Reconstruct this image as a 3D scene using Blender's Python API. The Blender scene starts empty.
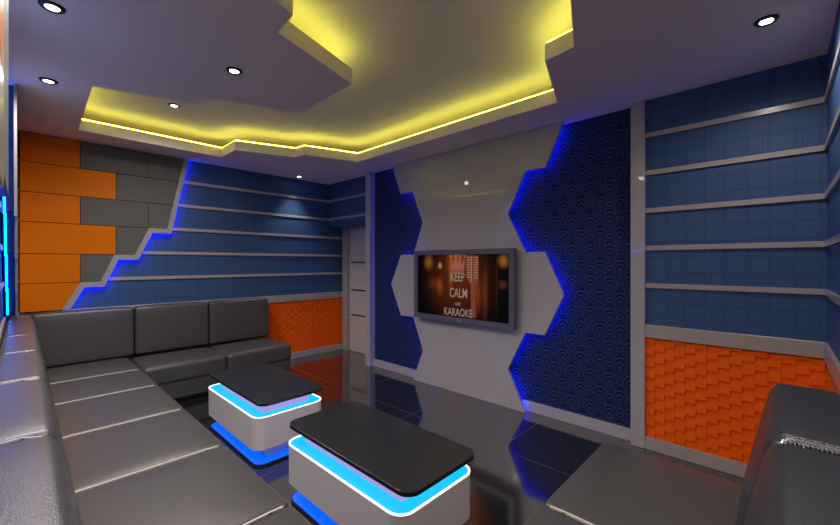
import bpy, bmesh, math, random
from mathutils import Vector, Matrix
random.seed(3)
PI = math.pi
scene = bpy.context.scene
C = scene.collection

# ---------------------------------------------------------------- dimensions
H = 2.80                      # soffit height
XB, YR, XN, YL = -5.48, 3.55, 0.218, -0.12     # back, right (screen), near, left wall planes
STRIPS = (2.515, 2.214, 1.912, 1.612, 1.312)
RB, RT, BT = 0.895, 0.998, 0.098               # chair rail bottom / top, baseboard top

# ---------------------------------------------------------------- node helpers
def new_mat(name):
    m = bpy.data.materials.new(name); m.use_nodes = True
    nt = m.node_tree; b = nt.nodes['Principled BSDF']
    return m, nt, b
def setp(b, col=None, rough=None, spec=None, ior=None, coat=None, coat_rough=None, metal=None):
    if col is not None: b.inputs['Base Color'].default_value = (*col, 1)
    if rough is not None: b.inputs['Roughness'].default_value = rough
    if spec is not None: b.inputs['Specular IOR Level'].default_value = spec
    if ior is not None: b.inputs['IOR'].default_value = ior
    if coat is not None: b.inputs['Coat Weight'].default_value = coat
    if coat_rough is not None: b.inputs['Coat Roughness'].default_value = coat_rough
    if metal is not None: b.inputs['Metallic'].default_value = metal
def plain(name, col, rough=0.5, **k):
    m, nt, b = new_mat(name); setp(b, col, rough, **k); return m
def emit(name, col, s):
    m, nt, b = new_mat(name)
    setp(b, (0.02, 0.02, 0.02), 0.6)
    b.inputs['Emission Color'].default_value = (*col, 1)
    b.inputs['Emission Strength'].default_value = s
    return m
class N:
    """tiny expression helper on one node tree"""
    def __init__(s, nt): s.nt = nt
    def new(s, t, **k):
        n = s.nt.nodes.new(t)
        for a, v in k.items(): setattr(n, a, v)
        return n
    def link(s, a, b): s.nt.links.new(a, b)
    def m(s, op, a, b=None, c=None):
        n = s.new('ShaderNodeMath', operation=op)
        for i, v in enumerate((a, b, c)):
            if v is None: continue
            if isinstance(v, (int, float)): n.inputs[i].default_value = v
            else: s.link(v, n.inputs[i])
        return n.outputs[0]
    def coords(s):
        t = s.new('ShaderNodeTexCoord'); x = s.new('ShaderNodeSeparateXYZ')
        s.link(t.outputs['Object'], x.inputs[0]); return t.outputs['Object'], x.outputs[0], x.outputs[1], x.outputs[2]
    def mix(s, f, a, b):
        n = s.new('ShaderNodeMix', data_type='RGBA')
        s.link(f, n.inputs[0])
        for i, v in ((6, a), (7, b)):
            if isinstance(v, tuple): n.inputs[i].default_value = (*v, 1)
            else: s.link(v, n.inputs[i])
        return n.outputs[2]
    def bump(s, h, b, strength, dist):
        n = s.new('ShaderNodeBump'); n.inputs['Strength'].default_value = strength; n.inputs['Distance'].default_value = dist
        s.link(h, n.inputs['Height']); s.link(n.outputs[0], b.inputs['Normal'])

# ---------------------------------------------------------------- materials
def leather(name, col, scale=190, st=.22):
    m, nt, b = new_mat(name); setp(b, col, 0.36, spec=0.6)
    e = N(nt); o, x, y, z = e.coords()
    v = e.new('ShaderNodeTexVoronoi'); v.inputs['Scale'].default_value = scale; e.link(o, v.inputs['Vector'])
    n = e.new('ShaderNodeTexNoise'); n.inputs['Scale'].default_value = 9; n.inputs['Detail'].default_value = 3; e.link(o, n.inputs['Vector'])
    e.bump(v.outputs['Distance'], b, st, 0.0022)
    r = e.m('MULTIPLY_ADD', n.outputs['Fac'], 0.06, 0.29); e.link(r, b.inputs['Roughness'])
    return m
M = {}
M['leather'] = leather('grey_leather', (0.085, 0.079, 0.076))
M['leather_dark'] = leather('dark_leather', (0.072, 0.069, 0.069), 130, .45)
M['leather_shade'] = leather('shaded_leather', (0.042, 0.042, 0.045), 190, .3)  # darker copy of the leather, shade of the near backrest put into its colour
M['plinth'] = plain('black_plinth', (0.012, 0.012, 0.013), 0.5)
M['ceiling'] = plain('ceiling_paint', (0.77, 0.67, 0.69), 0.75)
M['white_gloss'] = plain('white_gloss_panel', (0.45, 0.42, 0.44), 0.35, coat=0.55, coat_rough=0.02)
M['trim'] = plain('pale_trim', (0.40, 0.36, 0.335), 0.25, spec=0.6)
M['silver'] = plain('silver_border', (0.36, 0.35, 0.36), 0.35)
M['door'] = plain('door_paint', (0.58, 0.54, 0.49), 0.4)
M['dark'] = plain('dark_inlay', (0.03, 0.03, 0.04), 0.4)
M['orange_block'] = plain('orange_panel', (0.66, 0.165, 0.0), 0.5, spec=0.12)
M['grey_block'] = plain('grey_panel', (0.13, 0.127, 0.13), 0.7, spec=0.1)
M['orange_tile'] = plain('orange_relief', (0.92, 0.125, 0.002), 0.55, spec=0.15)
M['backing'] = plain('wall_plaster', (0.12, 0.25, 0.27), 0.8)
M['gap'] = plain('panel_backing', (0.03, 0.03, 0.03), 0.8)
M['black_glass'] = plain('black_glass', (0.024, 0.024, 0.025), 0.26, ior=1.7)
M['table_white'] = plain('table_lacquer', (0.88, 0.82, 0.77), 0.3)
M['table_rim'] = emit('rim_light', (1.0, 1.0, 1.0), 1.6)
M['table_cyan'] = emit('cyan_light', (0.0, 0.56, 1.0), 1.05)
M['table_blue'] = emit('blue_light', (0.0, 0.13, 1.0), 1.0)
M['lavender'] = emit('lavender_painted_glow', (0.42, 0.36, 0.86), 0.85)  # pedestal is no lamp: emission stands in for light from the cyan panel
M['cove'] = emit('yellow_light', (0.93, 1.0, 0.10), 10.5)
M['led_blue'] = emit('blue_strip_light', (0.0, 0.022, 1.0), 32.0)
M['led_cyan'] = emit('cyan_strip_light', (0.0, 0.12, 1.0), 12.0)
M['lamp_ring'] = plain('lamp_ring', (0.04, 0.045, 0.06), 0.3, metal=0.6)
M['bulb'] = emit('bulb_glow', (1.0, 0.93, 0.82), 14.0)
M['tv_frame'] = plain('screen_bezel', (0.11, 0.11, 0.17), 0.35)
M['tv_edge'] = plain('screen_inner_edge', (0.01, 0.01, 0.012), 0.2)
M['logo'] = plain('logo_silver', (0.6, 0.6, 0.62), 0.3, metal=0.8)
M['text'] = emit('screen_lettering', (0.62, 0.50, 0.38), 0.34)
M['crown'] = emit('screen_crown', (0.75, 0.25, 0.16), 0.32)
M['mic'] = emit('screen_microphone', (0.34, 0.07, 0.02), 0.42)
M['mic_rib'] = emit('screen_microphone_rib', (0.75, 0.42, 0.28), 0.42)
M['stitch'] = plain('silver_thread', (0.75, 0.74, 0.75), 0.25, metal=0.5)

def wallpaper_blue():
    m, nt, b = new_mat('blue_wallpaper'); setp(b, rough=0.55, spec=0.35)
    e = N(nt); o, x, y, z = e.coords()
    u = e.m('ADD', x, y)                       # walls lie in x or in y
    S = 0.118
    cu, cz = e.m('DIVIDE', u, S), e.m('DIVIDE', z, S)
    chk = e.m('MODULO', e.m('ABSOLUTE', e.m('ADD', e.m('FLOOR', cu), e.m('FLOOR', cz))), 2.0)
    fu, fz = e.m('FRACT', cu), e.m('FRACT', cz)
    lu = e.m('GREATER_THAN', e.m('PINGPONG', e.m('MULTIPLY', fu, 5.0), 0.5), 0.36)
    lz = e.m('GREATER_THAN', e.m('PINGPONG', e.m('MULTIPLY', fz, 5.0), 0.5), 0.36)
    ln = e.m('ADD', e.m('MULTIPLY', lu, chk), e.m('MULTIPLY', lz, e.m('SUBTRACT', 1.0, chk)))
    # nested squares
    d = e.m('MAXIMUM', e.m('ABSOLUTE', e.m('SUBTRACT', fu, 0.5)), e.m('ABSOLUTE', e.m('SUBTRACT', fz, 0.5)))
    edge = e.m('GREATER_THAN', d, 0.465)
    n = e.new('ShaderNodeTexNoise'); n.inputs['Scale'].default_value = 60; e.link(o, n.inputs['Vector'])
    f = e.m('MINIMUM', e.m('ADD', e.m('MULTIPLY', ln, 0.4), e.m('MULTIPLY', edge, 0.6)), 1.0)
    c1 = e.mix(n.outputs['Fac'], (0.036, 0.094, 0.225), (0.046, 0.11, 0.25))
    col = e.mix(f, c1, (0.021, 0.062, 0.155))
    e.link(col, b.inputs['Base Color'])
    e.bump(f, b, 0.15, 0.001)
    return m
M['blue'] = wallpaper_blue()

def damask():
    m, nt, b = new_mat('navy_damask'); setp(b, rough=0.5, spec=0.12)
    e = N(nt); o, x, y, z = e.coords()
    W, T = 0.165, 0.28
    def layer(ox, oz):
        u = e.m('SUBTRACT', e.m('FRACT', e.m('ADD', e.m('DIVIDE', x, W), ox)), 0.5)
        v = e.m('SUBTRACT', e.m('FRACT', e.m('ADD', e.m('DIVIDE', z, T), oz)), 0.5)
        # teardrop distance: width varies with height
        w = e.m('MULTIPLY_ADD', v, 1.0, 0.85)
        d = e.m('SQRT', e.m('ADD', e.m('POWER', e.m('DIVIDE', u, w), 2.0), e.m('MULTIPLY', e.m('POWER', v, 2.0), 0.8)))
        return d, u, v
    d1, u1, v1 = layer(0.0, 0.0); d2, u2, v2 = layer(0.5, 0.5)
    d = e.m('MINIMUM', d1, d2)
    rings = e.m('SINE', e.m('MULTIPLY', d, 56.0))
    line = e.m('GREATER_THAN', rings, 0.15)
    n = e.new('ShaderNodeTexNoise'); n.inputs['Scale'].default_value = 45; n.inputs['Detail'].default_value = 2; e.link(o, n.inputs['Vector'])
    swirl = e.m('GREATER_THAN', e.m('SINE', e.m('MULTIPLY_ADD', e.m('ABSOLUTE', u1), 70.0, e.m('MULTIPLY', n.outputs['Fac'], 14.0))), 0.2)
    inner = e.m('LESS_THAN', d, 0.13)
    f = e.m('ADD', e.m('MULTIPLY', line, e.m('SUBTRACT', 1.0, inner)), e.m('MULTIPLY', swirl, inner))
    col = e.mix(f, (0.006, 0.009, 0.05), (0.034, 0.058, 0.165))
    e.link(col, b.inputs['Base Color'])
    e.bump(f, b, 0.12, 0.001)
    return m
M['damask'] = damask()

def floor_mat():
    m, nt, b = new_mat('polished_black_tile'); setp(b, (0.018, 0.018, 0.018), 0.07, ior=2.9, coat=0.6, coat_rough=0.05)
    e = N(nt); o, x, y, z = e.coords()
    gx = e.m('PINGPONG', e.m('ADD', x, 10.63), 0.5); gy = e.m('PINGPONG', e.m('ADD', y, 10.35), 0.5)
    # lines where x = -1.63 + k, y = 2.65 + k
    g = e.m('MINIMUM', gx, gy)
    grout = e.m('LESS_THAN', g, 0.0022)
    n = e.new('ShaderNodeTexNoise'); n.inputs['Scale'].default_value = 3; n.inputs['Detail'].default_value = 4; e.link(o, n.inputs['Vector'])
    base = e.mix(n.outputs['Fac'], (0.013, 0.013, 0.013), (0.022, 0.021, 0.02))
    e.link(e.mix(grout, base, (0.09, 0.085, 0.08)), b.inputs['Base Color'])
    e.link(e.m('MULTIPLY_ADD', grout, 0.4, 0.10), b.inputs['Roughness'])
    return m
M['floor'] = floor_mat()

def tv_picture():
    """warm stage-light picture shown by the screen: soft blobs in the screen's own coordinates"""
    m, nt, b = new_mat('screen_picture'); setp(b, (0.004, 0.004, 0.004), 0.45, spec=0.08)
    e = N(nt); o, x, y, z = e.coords()
    def blob(cx, cz, rx, rz):
        d = e.m('SQRT', e.m('ADD', e.m('POWER', e.m('DIVIDE', e.m('SUBTRACT', x, cx), rx), 2.0), e.m('POWER', e.m('DIVIDE', e.m('SUBTRACT', z, cz), rz), 2.0)))
        n = e.new('ShaderNodeMapRange', interpolation_type='SMOOTHSTEP'); e.link(d, n.inputs[0])
        n.inputs[1].default_value = 1.0; n.inputs[2].default_value = 0.0
        return n.outputs[0]
    def rgb(v, c):
        n = e.new('ShaderNodeVectorMath', operation='SCALE'); n.inputs[0].default_value = c; e.link(v, n.inputs['Scale']); return n.outputs[0]
    tot = None
    for (cx, cz, rx, rz, c) in [(-2.60, 1.30, .62, .62, (.13, .020, .003)), (-2.62, 1.52, .2, .3, (.30, .065, .010)), (-3.04, 1.5, .10, .13, (.30, .11, .02)),
            (-2.86, 1.46, .045, .06, (.55, .30, .10)), (-2.86, 1.22, .07, .16, (.22, .045, .008)), (-2.02, 1.51, .09, .1, (.40, .15, .02)),
            (-2.03, 1.27, .08, .07, (.10, .03, .008)), (-2.24, 1.16, .05, .4, (.13, .03, .005)), (-2.95, 1.25, .12, .12, (.09, .02, .004)), (-2.35, 1.15, .1, .3, (.22, .035, .006)),
            (-2.70, 1.35, .05, .3, (.2, .06, .01)), (-2.1, 1.3, .015, .5, (.05, .012, .003))]:
        v = rgb(blob(cx, cz, rx, rz), c)
        if tot is None: tot = v
        else:
            a = e.new('ShaderNodeVectorMath', operation='ADD'); e.link(tot, a.inputs[0]); e.link(v, a.inputs[1]); tot = a.outputs[0]
    e.link(tot, b.inputs['Emission Color']); b.inputs['Emission Strength'].default_value = 0.6
    return m
M['tv_picture'] = tv_picture()

# ---------------------------------------------------------------- mesh helpers
def link(name, bm, m, parent=None, smooth=False):
    bmesh.ops.recalc_face_normals(bm, faces=bm.faces[:])
    me = bpy.data.meshes.new(name); bm.to_mesh(me); bm.free()
    for mm in (m if isinstance(m, (list, tuple)) else [m]): me.materials.append(mm)
    if smooth:
        for p in me.polygons: p.use_smooth = True
    o = bpy.data.objects.new(name, me); C.objects.link(o)
    if parent is not None:
        o.parent = parent
        o.matrix_parent_inverse = Matrix.Translation(-parent.location) if not parent.parent else Matrix.Translation(-(parent.matrix_basis.translation))
    return o
def box(bm, x0, x1, y0, y1, z0, z1):
    v = [bm.verts.new(p) for p in ((x0,y0,z0),(x1,y0,z0),(x1,y1,z0),(x0,y1,z0),(x0,y0,z1),(x1,y0,z1),(x1,y1,z1),(x0,y1,z1))]
    for f in ((0,3,2,1),(4,5,6,7),(0,1,5,4),(1,2,6,5),(2,3,7,6),(3,0,4,7)): bm.faces.new([v[i] for i in f])
def boxbm(*a):
    bm = bmesh.new(); box(bm, *a); return bm
def bevelbox(x0, x1, y0, y1, z0, z1, r=0.004, seg=2):
    bm = boxbm(x0, x1, y0, y1, z0, z1)
    bmesh.ops.bevel(bm, geom=bm.edges[:], offset=r, segments=seg, profile=0.5, affect='EDGES'); return bm
def prism(bm, pts, off):
    """closed prism: polygon pts (3-D) extruded by vector off"""
    off = Vector(off)
    a = [bm.verts.new(p) for p in pts]; b = [bm.verts.new(Vector(p) + off) for p in pts]
    n = len(pts)
    f = [bm.faces.new(a), bm.faces.new(b[::-1])]
    for i in range(n): bm.faces.new((a[i], b[i], b[(i+1) % n], a[(i+1) % n]))
    for t in f: t.normal_update()
    bmesh.ops.triangulate(bm, faces=f)
def rounded(bm, lo, hi, r, k=4, mid=6, fn=None):
    """box with rounded edges as one closed grid; fn(p) may then push its points"""
    ax = []
    for a in range(3):
        rr = min(r, (hi[a] - lo[a]) * 0.499)
        s = [lo[a] + rr * (1 - math.tan(PI/4 * (1 - i / k))) for i in range(k)]
        e = [hi[a] - (v - lo[a]) for v in s][::-1]
        m0, m1 = lo[a] + rr, hi[a] - rr
        ax.append(s + [m0 + (m1 - m0) * i / mid for i in range(mid + 1)] + e)
    seen = {}
    def V(i, j, l):
        key = (i, j, l)
        if key not in seen:
            p = Vector((ax[0][i], ax[1][j], ax[2][l]))
            c = Vector([min(max(p[a], lo[a] + r), hi[a] - r) if hi[a] - lo[a] > 2*r else (lo[a] + hi[a]) / 2 for a in range(3)])
            d = p - c; L = max(abs(t) for t in d)
            q = c + d.normalized() * L if L > 1e-9 else p
            seen[key] = bm.verts.new(fn(q) if fn else q)
        return seen[key]
    n = [len(t) - 1 for t in ax]
    for side in (0, n[0]):
        for j in range(n[1]):
            for l in range(n[2]): bm.faces.new((V(side,j,l), V(side,j+1,l), V(side,j+1,l+1), V(side,j,l+1)))
    for side in (0, n[1]):
        for i in range(n[0]):
            for l in range(n[2]): bm.faces.new((V(i,side,l), V(i+1,side,l), V(i+1,side,l+1), V(i,side,l+1)))
    for side in (0, n[2]):
        for i in range(n[0]):
            for j in range(n[1]): bm.faces.new((V(i,j,side), V(i+1,j,side), V(i+1,j+1,side), V(i,j+1,side)))
def rrect(x0, x1, y0, y1, r, n=8):
    out = []
    for cx, cy, a0 in ((x1-r, y1-r, 0), (x0+r, y1-r, 90), (x0+r, y0+r, 180), (x1-r, y0+r, 270)):
        for i in range(n + 1):
            a = math.radians(a0 + 90 * i / n); out.append((cx + r*math.cos(a), cy + r*math.sin(a)))
    return out
def slab(bm, ring, z0, z1):
    prism(bm, [(x, y, z0) for x, y in ring], (0, 0, z1 - z0))
def seg_strip(bm, p, q, w):
    """square section bar from p to q, a little longer so that corners close"""
    p, q = Vector(p), Vector(q); d = (q - p).normalized()
    p, q = p - d * w/2, q + d * w/2
    up = Vector((0,0,1)) if abs(d.z) < 0.9 else Vector((1,0,0))
    s = d.cross(up).normalized() * w/2; t = d.cross(s).normalized() * w/2
    r = [[bm.verts.new(e + a*s + b*t) for a, b in ((-1,-1),(1,-1),(1,1),(-1,1))] for e in (p, q)]
    bm.faces.new(r[0]); bm.faces.new(r[1][::-1])
    for i in range(4): bm.faces.new((r[0][i], r[1][i], r[1][(i+1)%4], r[0][(i+1)%4]))
def offset_poly(pts, d, closed=False):
    """2-D polyline moved sideways by d (to the left of its direction), mitred"""
    n = len(pts); out = []
    for i in range(n):
        P = Vector(pts[i])
        a = (P - Vector(pts[i-1])).normalized() if (i > 0 or closed) else None
        b = (Vector(pts[(i+1) % n]) - P).normalized() if (i < n-1 or closed) else None
        if a is None: a = b
        if b is None: b = a
        na, nb = Vector((-a.y, a.x)), Vector((-b.y, b.x))
        m = (na + nb); m = m / max(m.length_squared, 1e-6) * 2
        m = m if m.length < 2.5 else m.normalized() * 2.5
        out.append(tuple(P + m * d))
    return out

def thing(name, loc, label, cat, group=None):
    o = bpy.data.objects.new(name, None); C.objects.link(o); o.location = loc; o.empty_display_size = 0.1
    o['label'] = label; o['category'] = cat
    if group: o['group'] = group
    return o
def tag(o, label, cat, group=None):
    o['label'] = label; o['category'] = cat
    if group: o['group'] = group
    return o
def struct(name, bm, m, smooth=False):
    o = link(name, bm, m, None, smooth); o['kind'] = 'structure'; return o
TRIM = [0]
def trim(bm, m=None):
    TRIM[0] += 1
    return struct('trim_%d' % TRIM[0], bm, m or M['trim'])

# ---------------------------------------------------------------- room shell
struct('floor', boxbm(XB - .15, XN + .15, YL - .15, 3.95, -0.1, 0), M['floor'])

OPEN = [(-5.0,.38),(-5.0,1.70),(-4.575,1.70),(-4.35,2.33),(-4.17,2.35),(-3.96,3.0),(-1.31,3.0),(-1.10,2.33),(-.90,2.30),(-.69,1.70),(-.27,1.70),(-.27,.38),
        (-1.63,.37),(-1.86,.985),(-2.06,1.0),(-2.26,1.66),(-3.04,1.68),(-3.28,1.015),(-3.48,.995),(-3.685,.36)]
LIP = 0.11
bm = bmesh.new()
outer = [(XB - .15, YL - .15), (XN + .15, YL - .15), (XN + .15, 3.95), (XB - .15, 3.95)]
edges = []
for ring in (outer, OPEN):
    vs = [bm.verts.new((x, y, H)) for x, y in ring]
    edges += [bm.edges.new((vs[i], vs[(i+1) % len(vs)])) for i in range(len(vs))]
bmesh.ops.triangle_fill(bm, edges=edges, use_beauty=True)
r = bmesh.ops.extrude_face_region(bm, geom=bm.faces[:])
bmesh.ops.translate(bm, verts=[v for v in r['geom'] if isinstance(v, bmesh.types.BMVert)], vec=(0, 0, LIP))
ceil = struct('ceiling', bm, M['ceiling'])
bm = bmesh.new()
box(bm, XB - .15, XN + .15, YL - .15, 3.95, H + .25, H + .30)
for a in ((XB - .15, XB - .10, YL - .15, 3.95), (XN + .10, XN + .15, YL - .15, 3.95), (XB - .15, XN + .15, YL - .15, YL - .10), (XB - .15, XN + .15, 3.90, 3.95)):
    box(bm, *a, H + LIP, H + .25)
link('recess', bm, M['ceiling'], ceil)
# continuous light strip lying on the edge of the opening
bm = bmesh.new()
cove = [a if i < 12 else b for i, (a, b) in enumerate(zip(offset_poly(OPEN, 0.022, True), offset_poly(OPEN, 0.045, True)))]
for i in range(len(cove)):
    a, b = cove[i], cove[(i+1) % len(cove)]
    seg_strip(bm, (*a, H + LIP + .008), (*b, H + LIP + .008), 0.014)
tag(link('cove_light_strip', bm, M['cove']), 'yellow light strip running round the edge of the raised ceiling recess', 'light strip')

# orange relief: rows of square scales, every column shifted, each scale tilted forward at its foot
def relief(o, du, dn, u0, u1, z0, z1):
    """o origin at u=0,z=0 on the wall face, du along the wall, dn outward normal"""
    o, du, dn = Vector(o), Vector(du), Vector(dn)
    bm = bmesh.new(); cw, ch = 0.066, 0.094
    n = int((u1 - u0) / cw) + 1
    def P(u, z, d): return o + du * u + dn * d + Vector((0, 0, z))
    for i in range(n):
        a, b = u0 + i * cw + .0003, min(u1, u0 + (i + 1) * cw) - .0003
        if b - a < 1e-4: continue
        z = z0 - ch + ((i * 0.4) % 1.0) * ch
        while z < z1:
            lo, hi = max(z + .0003, z0), min(z + ch - .0003, z1)
            if hi - lo > 1e-3:
                def dep(t, side): return 0.002 + 0.013 * (1 - (t - z) / ch) + 0.0045 * side
                q = [P(a, lo, dep(lo, 0)), P(b, lo, dep(lo, 1)), P(b, hi, dep(hi, 1)), P(a, hi, dep(hi, 0))]
                w = [P(a, lo, 0), P(b, lo, 0), P(b, hi, 0), P(a, hi, 0)]
                qv = [bm.verts.new(p) for p in q]; wv = [bm.verts.new(p) for p in w]
                bm.faces.new(qv)
                for k in range(4): bm.faces.new((wv[k], wv[(k+1)%4], qv[(k+1)%4], qv[k]))
                bm.faces.new(wv[::-1])
            z += ch
    return bm

# back wall (carries on into the door recess)
w = struct('wall_back', boxbm(XB - .13, XB - .012, YL - .13, 3.95, 0, H), M['backing'])
link('wallpaper', boxbm(XB - .012, XB, YL, 3.90, RT - .02, H), M['blue'], w)
link('wainscot', relief((XB - .011, 0, 0), (0, 1, 0), (1, 0, 0), YL, 3.87, BT, RB), M['orange_tile'], w)
for z in STRIPS:
    y1 = YR if z > 2.1 else 3.868
    trim(boxbm(XB, XB + .016, YL, y1, z - .0185, z + .0185))
trim(bevelbox(XB - .005, XB + .022, YL, 3.868, RB, RT, .004))
struct('baseboard_back', bevelbox(XB - .005, XB + .018, YL, 3.868, 0, BT, .004), M['trim'])

# left wall
w = struct('wall_left', boxbm(XB - .13, XN + .13, YL - .13, YL - .012, 0, H), M['backing'])
link('wallpaper', boxbm(XB, XN, YL - .012, YL, RT - .02, H), M['blue'], w)
link('wainscot', relief((0, YL - .011, 0), (1, 0, 0), (0, 1, 0), XB, XN, BT, RB), M['orange_tile'], w)
for z in STRIPS:
    trim(boxbm(XB + .02, XN, YL, YL + .014, z - .0185, z + .0185))
trim(bevelbox(XB + .02, XN, YL - .005, YL + .018, RB, RT, .004))

# near wall
w = struct('wall_near', boxbm(XN + .012, XN + .13, YL - .13, 3.95, 0, H), M['backing'])
link('wallpaper', boxbm(XN, XN + .012, YL, 3.467, RT - .02, H), M['blue'], w)
link('wainscot', relief((XN + .011, 0, 0), (0, 1, 0), (-1, 0, 0), YL, 3.46, BT, RB), M['orange_tile'], w)
for z in STRIPS:
    trim(boxbm(XN - .014, XN, YL + .02, 3.45, z - .0185, z + .0185))
trim(bevelbox(XN - .018, XN + .005, YL + .02, 3.448, RB, RT, .004))
struct('baseboard_near', bevelbox(XN - .016, XN + .005, YL + .02, 3.448, 0, BT, .004), M['trim'])

# screen wall: backing, navy damask field, blue section on the right, bulkhead over the door
PL0, PL1, PR0, PR1 = -4.365, -4.262, -0.885, -0.782     # the two uprights
w = struct('wall_right', boxbm(PL0, XN + .13, YR, 3.95, 0, H), M['backing'])
bm = bmesh.new(); box(bm, XB - .13, PL0, 3.87, 3.95, 0, H); link('door_recess', bm, M['backing'], w)
link('damask_wallpaper', boxbm(PL1, PR0, YR - .015, YR, 0.05, H), M['damask'], w)
link('wallpaper', boxbm(PR1, XN, 3.467, YR, RT - .02, H), M['blue'], w)
link('wainscot', relief((0, 3.478, 0), (1, 0, 0), (0, -1, 0), PR1, XN, BT, RB), M['orange_tile'], w)
link('bulkhead', boxbm(XB, PL0, YR, 3.87, 2.09, H), M['blue'], w)
for z in STRIPS:
    trim(boxbm(PR1, XN, 3.451, 3.467, z - .0185, z + .0185))
for z in STRIPS[:2]:
    trim(boxbm(XB + .016, PL0, YR - .016, YR, z - .0185, z + .0185))
trim(bevelbox(PR1, XN, 3.445, 3.472, RB, RT, .004))
struct('baseboard_right', bevelbox(PR1, XN, 3.445, 3.472, 0, BT, .004), M['trim'])
trim(bevelbox(PL0, PL1, 3.44, YR, 0, H, .004), M['white_gloss'])
trim(bevelbox(PR0, PR1, 3.44, YR, 0, H, .004), M['white_gloss'])
trim(bevelbox(PL1, -3.30, 3.505, YR, 0, BT, .003), M['white_gloss'])
trim(bevelbox(-1.90, PR0, 3.505, YR, 0, BT, .003), M['white_gloss'])

# door in the recess
d = struct('door_1', bevelbox(-5.30, PL0, 3.835, 3.869, 0.004, 2.088, .004), M['door'])
bm = bmesh.new()
box(bm, XB + .024, -5.305, 3.80, 3.869, 0, 2.089); box(bm, -5.305, PL0, 3.80, 3.869, 2.04, 2.089)
link('door_frame', bm, M['trim'], d)
for z in (1.50, 1.036, 0.62):
    link('inlay', boxbm(-5.24, PL0 - .04, 3.831, 3.836, z - .012, z + .012), M['dark'], d)

# ---------------------------------------------------------------- white backlit feature panel with zig-zag sides
PLEFT = [(-3.79,2.798),(-3.618,2.40),(-3.40,2.40),(-3.222,1.995),(-3.385,1.595),(-3.616,1.595),(-3.806,1.205),(-3.616,.80),(-3.388,.80),(-3.219,.40),(-3.385,.0),]
PRIGHT = [(-1.445,2.798),(-1.618,2.405),(-1.830,2.405),(-2.025,1.995),(-1.826,1.600),(-1.626,1.600),(-1.440,1.195),(-1.626,.80),(-1.826,.80),(-2.025,.40),(-1.826,.0)]
fp = thing('feature_panel', (-2.6, 3.44, 0), 'glossy white wall panel with zig-zag edges behind the screen', 'wall panel')
bm = bmesh.new()
prism(bm, [(x, 3.44, max(z, .002)) for x, z in PLEFT] + [(x, 3.44, max(z, .002)) for x, z in PRIGHT[::-1]], (0, .03, 0))
link('panel', bm, M['white_gloss'], fp)
bm = bmesh.new()
prism(bm, [(-3.2, 3.47, .05), (-2.05, 3.47, .05), (-2.05, 3.47, 2.79), (-3.2, 3.47, 2.79)], (0, .06, 0))
link('batten', bm, M['gap'], fp)
for pts, sgn in ((PLEFT, 1), (PRIGHT, -1)):
    bm = bmesh.new(); q = offset_poly(pts, 0.055 * sgn)
    for a, b in zip(q[:-1], q[1:]):
        seg_strip(bm, (a[0], 3.486, min(max(a[1], .012), 2.78)), (b[0], 3.486, min(max(b[1], .012), 2.78)), 0.012)
    link('light_strip', bm, M['led_blue'], fp)

# ---------------------------------------------------------------- stepped padded panels (orange and grey) in the corners
PROF = [(1.40,2.795),(1.222,1.905),(1.035,1.905),(.902,1.585),(.714,1.585),(.594,1.285),(.43,1.285),(.285,RT+.002)]   # inner edge of the border
ROWS = [(2.795,2.502),(2.502,2.203),(2.203,1.905),(1.905,1.585),(1.585,1.285),(1.285,RT+.002)]
EDGE = [(PROF[0],PROF[1]),(PROF[0],PROF[1]),(PROF[0],PROF[1]),(PROF[2],PROF[3]),(PROF[4],PROF[5]),(PROF[6],PROF[7])]
COLS = [[('o',-.1,.43),('g',.43,1.03),('g',1.03,1.7)],[('o',-.1,.73),('g',.73,1.33),('g',1.33,1.7)],[('o',-.1,.43),('g',.43,1.03),('g',1.03,1.7)],
        [('o',-.1,.73),('g',.73,1.7)],[('o',-.1,.43),('g',.43,1.7)],[('o',-.1,1.0)]]
def clip(poly, A, B):
    """keep the part of poly left of the edge line (smaller u)"""
    def s(p):
        t = (p[1] - B[1]) / (A[1] - B[1]); return B[0] + (A[0] - B[0]) * t - p[0]
    out = []
    for i in range(len(poly)):
        p, q = poly[i], poly[(i+1) % len(poly)]
        sp, sq = s(p), s(q)
        if sp >= 0: out.append(p)
        if (sp > 0) != (sq > 0) and abs(sp - sq) > 1e-9:
            t = sp / (sp - sq); out.append((p[0] + (q[0]-p[0])*t, p[1] + (q[1]-p[1])*t))
    return out
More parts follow.
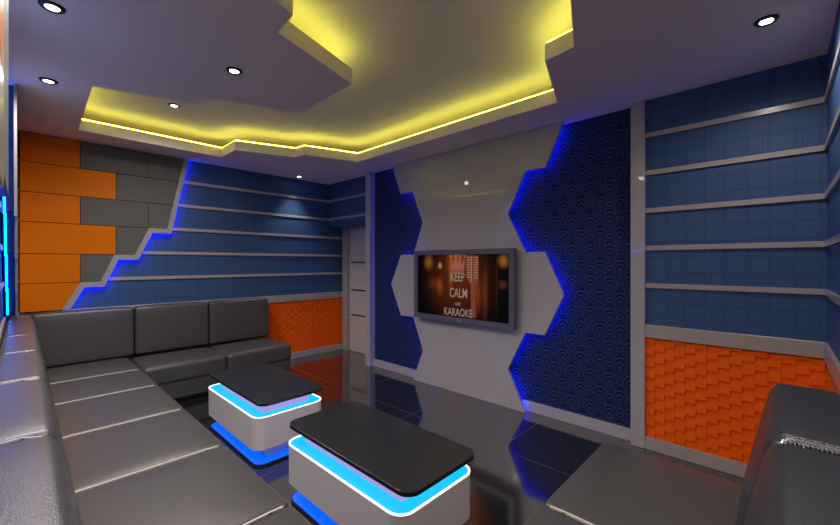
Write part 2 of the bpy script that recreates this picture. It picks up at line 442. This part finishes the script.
def stepped_panel(label, place, off_in, depth, led, umin):
    """place(u, z, d): point u along from the corner, height z, d out from the wall; off_in = inset of the strip"""
    org = place(0.3, 0, 0)
    t = thing('stepped_wall_panel', org, label, 'wall panel')
    ring = [(umin, ROWS[0][0])] + PROF + [(umin, PROF[-1][1])]
    bm = bmesh.new()
    pr = [Vector(place(u, z, .012)) for u, z in ring]; off = Vector(place(0, 0, depth - .022)) - Vector(place(0, 0, 0))
    prism(bm, pr, off); link('backboard', bm, M['gap'], t)
    for (zt, zb), (A, B), row in zip(ROWS, EDGE, COLS):
        for kind, a, b in row:
            g = .0035
            poly = clip([(max(a, umin) + g, zb + g), (b - g, zb + g), (b - g, zt - g), (max(a, umin) + g, zt - g)], A, B)
            if len(poly) < 3 or max(p[0] for p in poly) - min(p[0] for p in poly) < .02: continue
            bm = bmesh.new()
            f = [Vector(place(u, z, depth - .012)) for u, z in poly]
            prism(bm, f, Vector(place(0, 0, .012)) - Vector(place(0, 0, 0)))
            link('orange_block' if kind == 'o' else 'grey_block', bm, M['orange_block' if kind == 'o' else 'grey_block'], t)
    out = offset_poly(PROF, .055); out[0] = (PROF[0][0] + .055, PROF[0][1]); out[-1] = (PROF[-1][0] + .065, PROF[-1][1])
    bm = bmesh.new()
    prism(bm, [Vector(place(u, z, depth - .014)) for u, z in PROF + out[::-1]], Vector(place(0, 0, .016)) - Vector(place(0, 0, 0)))
    link('border', bm, M['silver'], t)
    bm = bmesh.new(); q = offset_poly(PROF, off_in)
    q[0] = (q[0][0], 2.78); q[-1] = (q[-1][0], RT + .02)
    for a, b in zip(q[:-1], q[1:]): seg_strip(bm, place(a[0], a[1], .028), place(b[0], b[1], .028), .014)
    link('light_strip', bm, led, t)
    return t
stepped_panel('stepped orange and grey block panel on the far blue wall', lambda u, z, d: (XB + d, u, z), .036, .062, M['led_blue'], -.018)
stepped_panel('stepped block panel on the side wall, edged by a cyan light strip', lambda u, z, d: (XB + u, YL + d, z), .03, .092, M['led_cyan'], .066)
# block panel on the same side wall close to the camera
t = thing('wall_mounted_block_panel', (-.5, YL, 1.0), 'narrow orange and cream block panel at the extreme left edge', 'wall panel')
link('backboard', boxbm(-1.24, XN - .02, YL + .04, YL + .07, 1.66, 2.79), M['gap'], t)
for i, (za, zb) in enumerate(((1.905, 2.2), (2.2, 2.5), (2.5, 2.79))):
    link('orange_block', bevelbox(-1.25, XN - .02, YL + .07, YL + .092, za + .003, zb - .003, .004), M['orange_block'], t)
link('grey_block', bevelbox(-1.92, -1.255, YL + .03, YL + .088, 1.72, 2.79, .004), M['grey_block'], t)
link('cream_block', bevelbox(-1.25, XN - .02, YL + .07, YL + .092, 1.66, 1.902, .004), M['trim'], t)

M['led_soft'] = emit('soft_blue_strip_light', (0.0, 0.03, 1.0), 36.0)
bm = bmesh.new(); seg_strip(bm, (-1.90, YL + .03, 1.70), (.15, YL + .03, 1.70), .012); seg_strip(bm, (-1.90, YL + .022, 1.72), (-1.90, YL + .022, 2.77), .010)
link('light_strip', bm, M['led_soft'], t)
# ---------------------------------------------------------------- sofas
def seat(name, parent, lo, hi, front, mat, r=.024):
    """front: (axis, sign) of the open edge, which is rounder"""
    bm = bmesh.new()
    cx, cy = (lo[0]+hi[0])/2, (lo[1]+hi[1])/2; hx, hy = (hi[0]-lo[0])/2, (hi[1]-lo[1])/2
    def fn(p):
        u, v = (p.x-cx)/hx, (p.y-cy)/hy
        k = max(0, 1-abs(u)**6) * max(0, 1-abs(v)**6)
        if p.z > (lo[2]+hi[2])/2: p = p + Vector((0, 0, 0.016 * k))
        return p
    rounded(bm, lo, hi, r, 4, 10, fn)
    return link(name, bm, mat, parent, True)
def back(name, parent, axis, a0, a1, wall, n, mat, z0=.40, z1=.945, tb=.28, tt=.16, r=.04):
    """backrest cushion from a0 to a1 along axis ('x' or 'y'); wall = coordinate of its rear, n = +-1 towards the room;
    tb, tt thickness at foot and at top"""
    bm = bmesh.new(); h = z1 - z0; c = (a0 + a1)/2; hw = (a1 - a0)/2
    def fn(p):
        a, d, z = p
        s = (z - z0) / h
        k = max(0, 1-abs((a-c)/hw)**6) * max(0, 1-abs(2*s-1)**4)
        th = tb + (tt - tb) * s
        f = d / tb
        dd = f * th + (.012 * k if f > .5 else 0)
        zz = z + (.010 * max(0, 1-abs((a-c)/hw)**6) if s > .9 else 0)
        return Vector((a, wall + n * dd, zz)) if axis == 'x' else Vector((wall + n * dd, a, zz))
    rounded(bm, (a0, 0, z0), (a1, tb, z1), r, 4, 8, fn)
    return link(name, bm, mat, parent, True)
SZ0, SZ1 = .235, .43
G = .0015
L, D = M['leather'], M['leather_dark']
# along the side wall under the camera
YF = .825
s1 = thing('sofa_section', (-2.6, .35, 0), 'long grey leather sofa section with seamed seats along the side wall', 'sofa', 'leather sofa sections')
XS = [-5.42, -4.63, -3.93, -3.15, -2.36, -1.57, -.78, .19]
link('base', bevelbox(-5.40, .19, -.09, YF - .03, .06, SZ0, .01), D, s1)
link('plinth', boxbm(-5.38, .17, -.07, YF - .10, 0, .06), M['plinth'], s1)
for i in range(7):
    seat('seat_cushion', s1, (XS[i] + G, .12, SZ0), (XS[i+1] - G, YF, SZ1), ('y', 1), L)
XBK = [-5.232, -4.70, -3.97, -3.24, -2.45, -1.64, -.82, -.10]
for i in range(7):
    back('back_cushion', s1, 'x', XBK[i] + G, XBK[i+1] - G, -.095, 1, L, z1=.968, tb=.258, tt=.165, r=.036)
M['seam_highlight'] = plain('pale_seam_highlight', (0.80, 0.74, 0.66), 0.2, spec=0.9)  # pale strips that paint the highlights along the leather seams
def seam_highlight(parent, pts, w=.009):
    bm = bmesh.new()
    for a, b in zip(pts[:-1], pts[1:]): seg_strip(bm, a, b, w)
    link('seam_highlight', bm, M['seam_highlight'], parent)
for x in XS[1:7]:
    seam_highlight(s1, [(x, .17, SZ1 + .001), (x, YF - .10, SZ1 + .001), (x, YF - .045, SZ1 - .001)])
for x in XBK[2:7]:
    seam_highlight(s1, [(x, -.06, .968), (x, .0, .969), (x, .04, .960)], .007)
# along the far wall
s2 = thing('sofa_section', (-5.0, 1.7, 0), 'grey leather sofa section with three upright back cushions below the far wall', 'sofa', 'leather sofa sections')
XF = -4.59
link('base', bevelbox(-5.42, XF - .02, YF + .004, 2.41, .06, SZ0, .01), D, s2)
link('plinth', boxbm(-5.40, XF - .10, YF + .02, 2.38, 0, .06), M['plinth'], s2)
for a, b in ((YF + .006, 1.63), (1.63, 2.42)):
    seat('seat_cushion', s2, (-5.26, a + G, SZ0), (XF, b - G, SZ1), ('x', 1), D, .040)
for a, b in ((.055, .875), (.875, 1.645), (1.645, 2.425)):
    back('back_cushion', s2, 'y', a + .004, b - .004, -5.44, 1, D, z0=.45, z1=.985, tb=.19, tt=.165, r=.03)
# along the near wall
s3 = thing('sofa_section', (-.3, 1.7, 0), 'grey leather sofa section with silver-stitched backrest in the near right corner', 'sofa', 'leather sofa sections')
XR = -.765
link('base', bevelbox(XR + .03, .19, YF + .004, 2.38, .06, SZ0, .01), D, s3)
link('plinth', boxbm(XR + .10, .17, YF + .02, 2.34, 0, .06), M['plinth'], s3)
for a, b in ((YF + .006, 1.59), (1.59, 2.40)):
    seat('seat_cushion', s3, (XR, a + G, SZ0), (-.05, b - G, SZ1), ('x', -1), L)
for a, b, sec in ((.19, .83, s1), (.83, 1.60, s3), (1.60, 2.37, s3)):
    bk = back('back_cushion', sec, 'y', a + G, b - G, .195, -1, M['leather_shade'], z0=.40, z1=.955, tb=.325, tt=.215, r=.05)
seam_highlight(s3, [(XR + .045, 1.59, SZ1 - .001), (XR + .10, 1.59, SZ1 + .001), (-.14, 1.59, SZ1 + .001)])
# silver zig-zag stitching over the seam of the backrest
bm = bmesh.new()
prev = None
for i in range(40):
    x = -.005 + .185 * i / 39
    y = 1.60 + (.010 if i % 2 else -.010)
    z = .962 - .035 * max(0, (.03 - x) / .035) ** 2 - (.02 * max(0, (x - .15) / .03) ** 2)
    p = (x, y, z)
    if prev: seg_strip(bm, prev, p, .005)
    prev = p
link('stitching', bm, M['stitch'], s3)

# ---------------------------------------------------------------- coffee tables
def table(cx, cy, label):
    t = thing('coffee_table', (cx, cy, 0), label, 'coffee table', 'glowing coffee tables')
    hx, hy = .535, .285
    def rr(dx, dy, r, n=8): return rrect(cx - hx + dx, cx + hx - dx, cy - hy + dy, cy + hy - dy, r, n)
    bm = bmesh.new(); slab(bm, rr(.012, .012, .075), 0, .016); link('base_plate', bm, M['plinth'], t)
    bm = bmesh.new(); slab(bm, rr(.020, .020, .068), .0155, .022); link('floor_light', bm, M['table_blue'], t)
    link('foot', boxbm(cx - hx + .11, cx + hx - .11, cy - hy + .11, cy + hy - .11, .022, .13), M['table_white'], t)
    # shell with a sunk top
    bm = bmesh.new()
    o0, o1 = rr(0, 0, .085), rr(.009, .009, .078)
    rings = [[bm.verts.new((x, y, z)) for x, y in ring] for ring, z in ((o1, .125), (o0, .127), (o0, .362), (o1, .362), (o1, .345))]
    n = len(o0)
    for a, b in zip(rings[:-1], rings[1:]):
        for i in range(n): bm.faces.new((a[i], a[(i+1)%n], b[(i+1)%n], b[i]))
    bm.faces.new(rings[0][::-1]); bm.faces.new(rings[-1])
    bmesh.ops.bevel(bm, geom=[e for e in bm.edges if False], offset=.001, affect='EDGES')
    link('body', bm, M['table_white'], t)
    # glowing rim
    bm = bmesh.new()
    ra, rb = rr(-.001, -.001, .086), rr(.009, .009, .078)
    rings = [[bm.verts.new((x, y, z)) for x, y in ring] for ring, z in ((ra, .3625), (ra, .368), (rb, .368), (rb, .3625))]
    for k in range(4):
        a, b = rings[k], rings[(k+1) % 4]
        for i in range(n): bm.faces.new((a[i], a[(i+1)%n], b[(i+1)%n], b[i]))
    link('glowing_rim', bm, M['table_rim'], t)
    bm = bmesh.new(); slab(bm, rr(.0091, .0091, .0779), .346, .364); link('light_panel', bm, M['table_cyan'], t)
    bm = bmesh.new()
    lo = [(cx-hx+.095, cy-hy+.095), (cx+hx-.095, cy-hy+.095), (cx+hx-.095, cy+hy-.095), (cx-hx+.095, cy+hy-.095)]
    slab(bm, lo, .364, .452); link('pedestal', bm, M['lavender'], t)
    bm = bmesh.new(); slab(bm, rrect(cx-.555, cx+.565, cy-.265, cy+.275, .075), .452, .476)
    bmesh.ops.bevel(bm, geom=[e for e in bm.edges if abs(e.verts[0].co.z - e.verts[1].co.z) < 1e-5 and e.calc_face_angle(0) > 1.0], offset=.003, segments=2, profile=.5, affect='EDGES')
    link('tabletop', bm, M['black_glass'], t)
    return t
table(-1.735, 1.425, 'low white table with black glass top and cyan rim, nearest the camera')
table(-3.255, 1.440, 'low cyan-lit table standing between the front table and the far sofa')

# ---------------------------------------------------------------- television
TX0, TX1, TZ0, TZ1 = -3.272, -1.898, .828, 1.640
tv = thing('wall_mounted_television', (-2.57, 3.44, 1.23), 'wide flat screen hung on the white panel showing a karaoke picture', 'television')
bm = bevelbox(TX0, TX1, 3.355, 3.395, TZ0, TZ1, .006)
box(bm, -2.95, -2.2, 3.395, 3.4395, 1.0, 1.5)
link('housing', bm, M['tv_frame'], tv)
bm = bmesh.new(); fw = .062
ring_o = [(TX0, TZ0), (TX1, TZ0), (TX1, TZ1), (TX0, TZ1)]
sx0, sx1, sz0, sz1 = TX0 + .062, TX1 - .052, TZ0 + .055, TZ1 - .055
ring_i = [(sx0, sz0), (sx1, sz0), (sx1, sz1), (sx0, sz1)]
for y, a, b in ((3.335, ring_o, ring_i),):
    vo = [bm.verts.new((x, y, z)) for x, z in a]; vi = [bm.verts.new((x, y, z)) for x, z in b]
    wo = [bm.verts.new((x, 3.36, z)) for x, z in a]; wi = [bm.verts.new((x, 3.36, z)) for x, z in b]
    for i in range(4):
        j = (i+1) % 4
        bm.faces.new((vo[i], vo[j], vi[j], vi[i])); bm.faces.new((wo[i], wo[j], vo[j], vo[i])); bm.faces.new((vi[i], vi[j], wi[j], wi[i])); bm.faces.new((wo[j], wo[i], wi[i], wi[j]))
bez = link('bezel', bm, M['tv_frame'], tv)
bm = bmesh.new(); box(bm, -2.60, -2.54, 3.3335, 3.335, TZ0 + .016, TZ0 + .030); link('logo', bm, M['logo'], tv)
SY = 3.348
scr = link('screen', boxbm(sx0, sx1, SY, 3.356, sz0, sz1), M['tv_picture'], tv)
def lettering(txt, x0, x1, z0, z1, mat, name='lettering', bold=.012):
    cu = bpy.data.curves.new(name, 'FONT'); cu.body = txt; cu.size = 1; cu.offset = bold; cu.resolution_u = 3
    tmp = bpy.data.objects.new('tmp', cu); C.objects.link(tmp)
    dg = bpy.context.evaluated_depsgraph_get(); me = bpy.data.meshes.new_from_object(tmp.evaluated_get(dg))
    bpy.data.objects.remove(tmp); bpy.data.curves.remove(cu)
    xs = [v.co.x for v in me.vertices]; ys = [v.co.y for v in me.vertices]
    bm = bmesh.new(); bm.from_mesh(me); bpy.data.meshes.remove(me)
    for v in bm.verts:
        u, w_ = (v.co.x - min(xs)) / (max(xs) - min(xs)), (v.co.y - min(ys)) / (max(ys) - min(ys))
        v.co = Vector((x0 + u * (x1 - x0), SY - .0012, z0 + w_ * (z1 - z0)))
    return link(name, bm, mat, scr)
lettering('KEEP', -2.700, -2.505, 1.285, 1.385, M['text'])
lettering('CALM', -2.715, -2.470, 1.105, 1.210, M['text'])
lettering('AND', -2.640, -2.560, 1.015, 1.052, M['text'])
lettering('KARAOKE', -2.795, -2.400, .897, .985, M['text'])
bm = bmesh.new()                              # crown above the words
pts = [(-2.69,1.42),(-2.51,1.42),(-2.50,1.54),(-2.545,1.47),(-2.57,1.56),(-2.60,1.48),(-2.63,1.56),(-2.655,1.47),(-2.70,1.54)]
prism(bm, [(x, SY - .0004, z) for x, z in pts], (0, -.0008, 0))
for cx in (-2.70, -2.63, -2.57, -2.50):
    prism(bm, [(cx + .017*math.cos(a*PI/5), SY - .0004, 1.562 + .014*math.sin(a*PI/5)) for a in range(10)], (0, -.0008, 0))
box(bm, -2.685, -2.515, SY - .0012, SY - .0004, 1.397, 1.412)
link('crown', bm, M['crown'], scr)
bm = bmesh.new()                              # vintage microphone in the picture
hd = [(-2.475,1.57),(-2.325,1.57),(-2.318,1.50),(-2.325,1.33),(-2.36,1.26),(-2.44,1.26),(-2.475,1.33),(-2.482,1.50)]
prism(bm, [(x, SY - .0004, z) for x, z in hd], (0, -.0006, 0))
prism(bm, [(x, SY - .0004, z) for x, z in ((-2.425,1.262),(-2.375,1.262),(-2.355,.90),(-2.415,.90))], (0, -.0006, 0))
prism(bm, [(x, SY - .0004, z) for x, z in ((-2.365,1.262),(-2.335,1.32),(-2.318,1.31),(-2.352,1.24))], (0, -.0006, 0))
mic = link('microphone', bm, M['mic'], scr)
bm = bmesh.new()
for k in range(9):
    z = 1.33 + k * .027
    box(bm, -2.475, -2.43, SY - .0016, SY - .001, z, z + .008); box(bm, -2.385, -2.325, SY - .0016, SY - .001, z, z + .008)
box(bm, -2.418, -2.408, SY - .0016, SY - .001, 1.28, 1.565)
me = link('microphone_grille', bm, M['mic_rib'], scr)

# ---------------------------------------------------------------- recessed ceiling lamps
def downlight(x, y, z, label, energy, col=(1, .91, .85), blend=.9, size=165):
    t = thing('ceiling_lamp', (x, y, z), label, 'ceiling lamp', 'round recessed ceiling lamps')
    bm = bmesh.new(); n = 28
    prof = [(.027, .004), (.031, -.010), (.044, -.012), (.052, -.004), (.052, .004)]
    rings = [[bm.verts.new((x + r*math.cos(2*PI*i/n), y + r*math.sin(2*PI*i/n), z + dz)) for i in range(n)] for r, dz in prof]
    for k in range(len(prof)):
        a, b = rings[k], rings[(k+1) % len(prof)]
        for i in range(n): bm.faces.new((a[i], a[(i+1)%n], b[(i+1)%n], b[i]))
    link('trim_ring', bm, M['lamp_ring'], t, True)
    bm = bmesh.new(); prism(bm, [(x +     .028*math.cos(2*PI*i/n), y +     .028*math.sin(2*PI*i/n), z - .008) for i in range(n)], (0, 0, .01))
    link('bulb', bm, M['bulb'], t)
    li = bpy.data.lights.new('lamp_beam', 'SPOT'); li.energy = energy; li.color = col
    li.spot_size = math.radians(size); li.spot_blend = blend; li.shadow_soft_size = .04
    lo = bpy.data.objects.new('lamp_beam', li); C.objects.link(lo); lo.location = (x, y, z - .03)
    return t
E0 = 60
downlight(-2.684, .106, H, 'orange-tinged round ceiling lamp at the top left, over the long sofa', E0)
downlight(-3.794, .130, H, 'small ceiling lamp just left of the lit recess by the side wall', E0)
downlight(-2.681, .992, H, 'large round ceiling lamp on the dropped ceiling island', E0)
downlight(-5.263, 2.887, H, 'tiny ceiling lamp close to the far wall washing it with light', 34, size=82, blend=1.0)
downlight(-.050, 2.759, H, 'ceiling lamp over the near right corner', 24)
downlight(-4.33, 1.035, H + .25, 'ceiling lamp inside the lit recess, near its left corner', E0)
# unseen extra lamps outside the frame, added to brighten the room
downlight(-1.50, .45, H, 'added unseen ceiling lamp over the near end of the long sofa, straight above the seat', E0)
downlight(-.10, .9, H, 'added unseen ceiling lamp over the corner where the long and the near sofa meet', E0)

# ---------------------------------------------------------------- world, camera, view
wd = bpy.data.worlds.new('World'); scene.world = wd; wd.use_nodes = True
wd.node_tree.nodes['Background'].inputs[0].default_value = (.02, .02, .03, 1)
wd.node_tree.nodes['Background'].inputs[1].default_value = 0.0
cam = bpy.data.cameras.new('camera'); cam.sensor_width = 36; cam.lens = 378.08 / 840 * 36; cam.clip_start = .01
co = bpy.data.objects.new('camera', cam); C.objects.link(co)
co.location = (0, 0, 1.496); co.rotation_euler = (PI/2, 0, PI/2 - .811)
scene.camera = co
vs = scene.view_settings
vs.view_transform = 'Standard'; vs.look = 'None'; vs.gamma = 1; vs.use_curve_mapping = False; vs.exposure = 0.0
scene.cycles.use_denoising = True
scene.cycles.max_bounces = 10; scene.cycles.diffuse_bounces = 6; scene.cycles.glossy_bounces = 5
scene.cycles.sample_clamp_indirect = 6
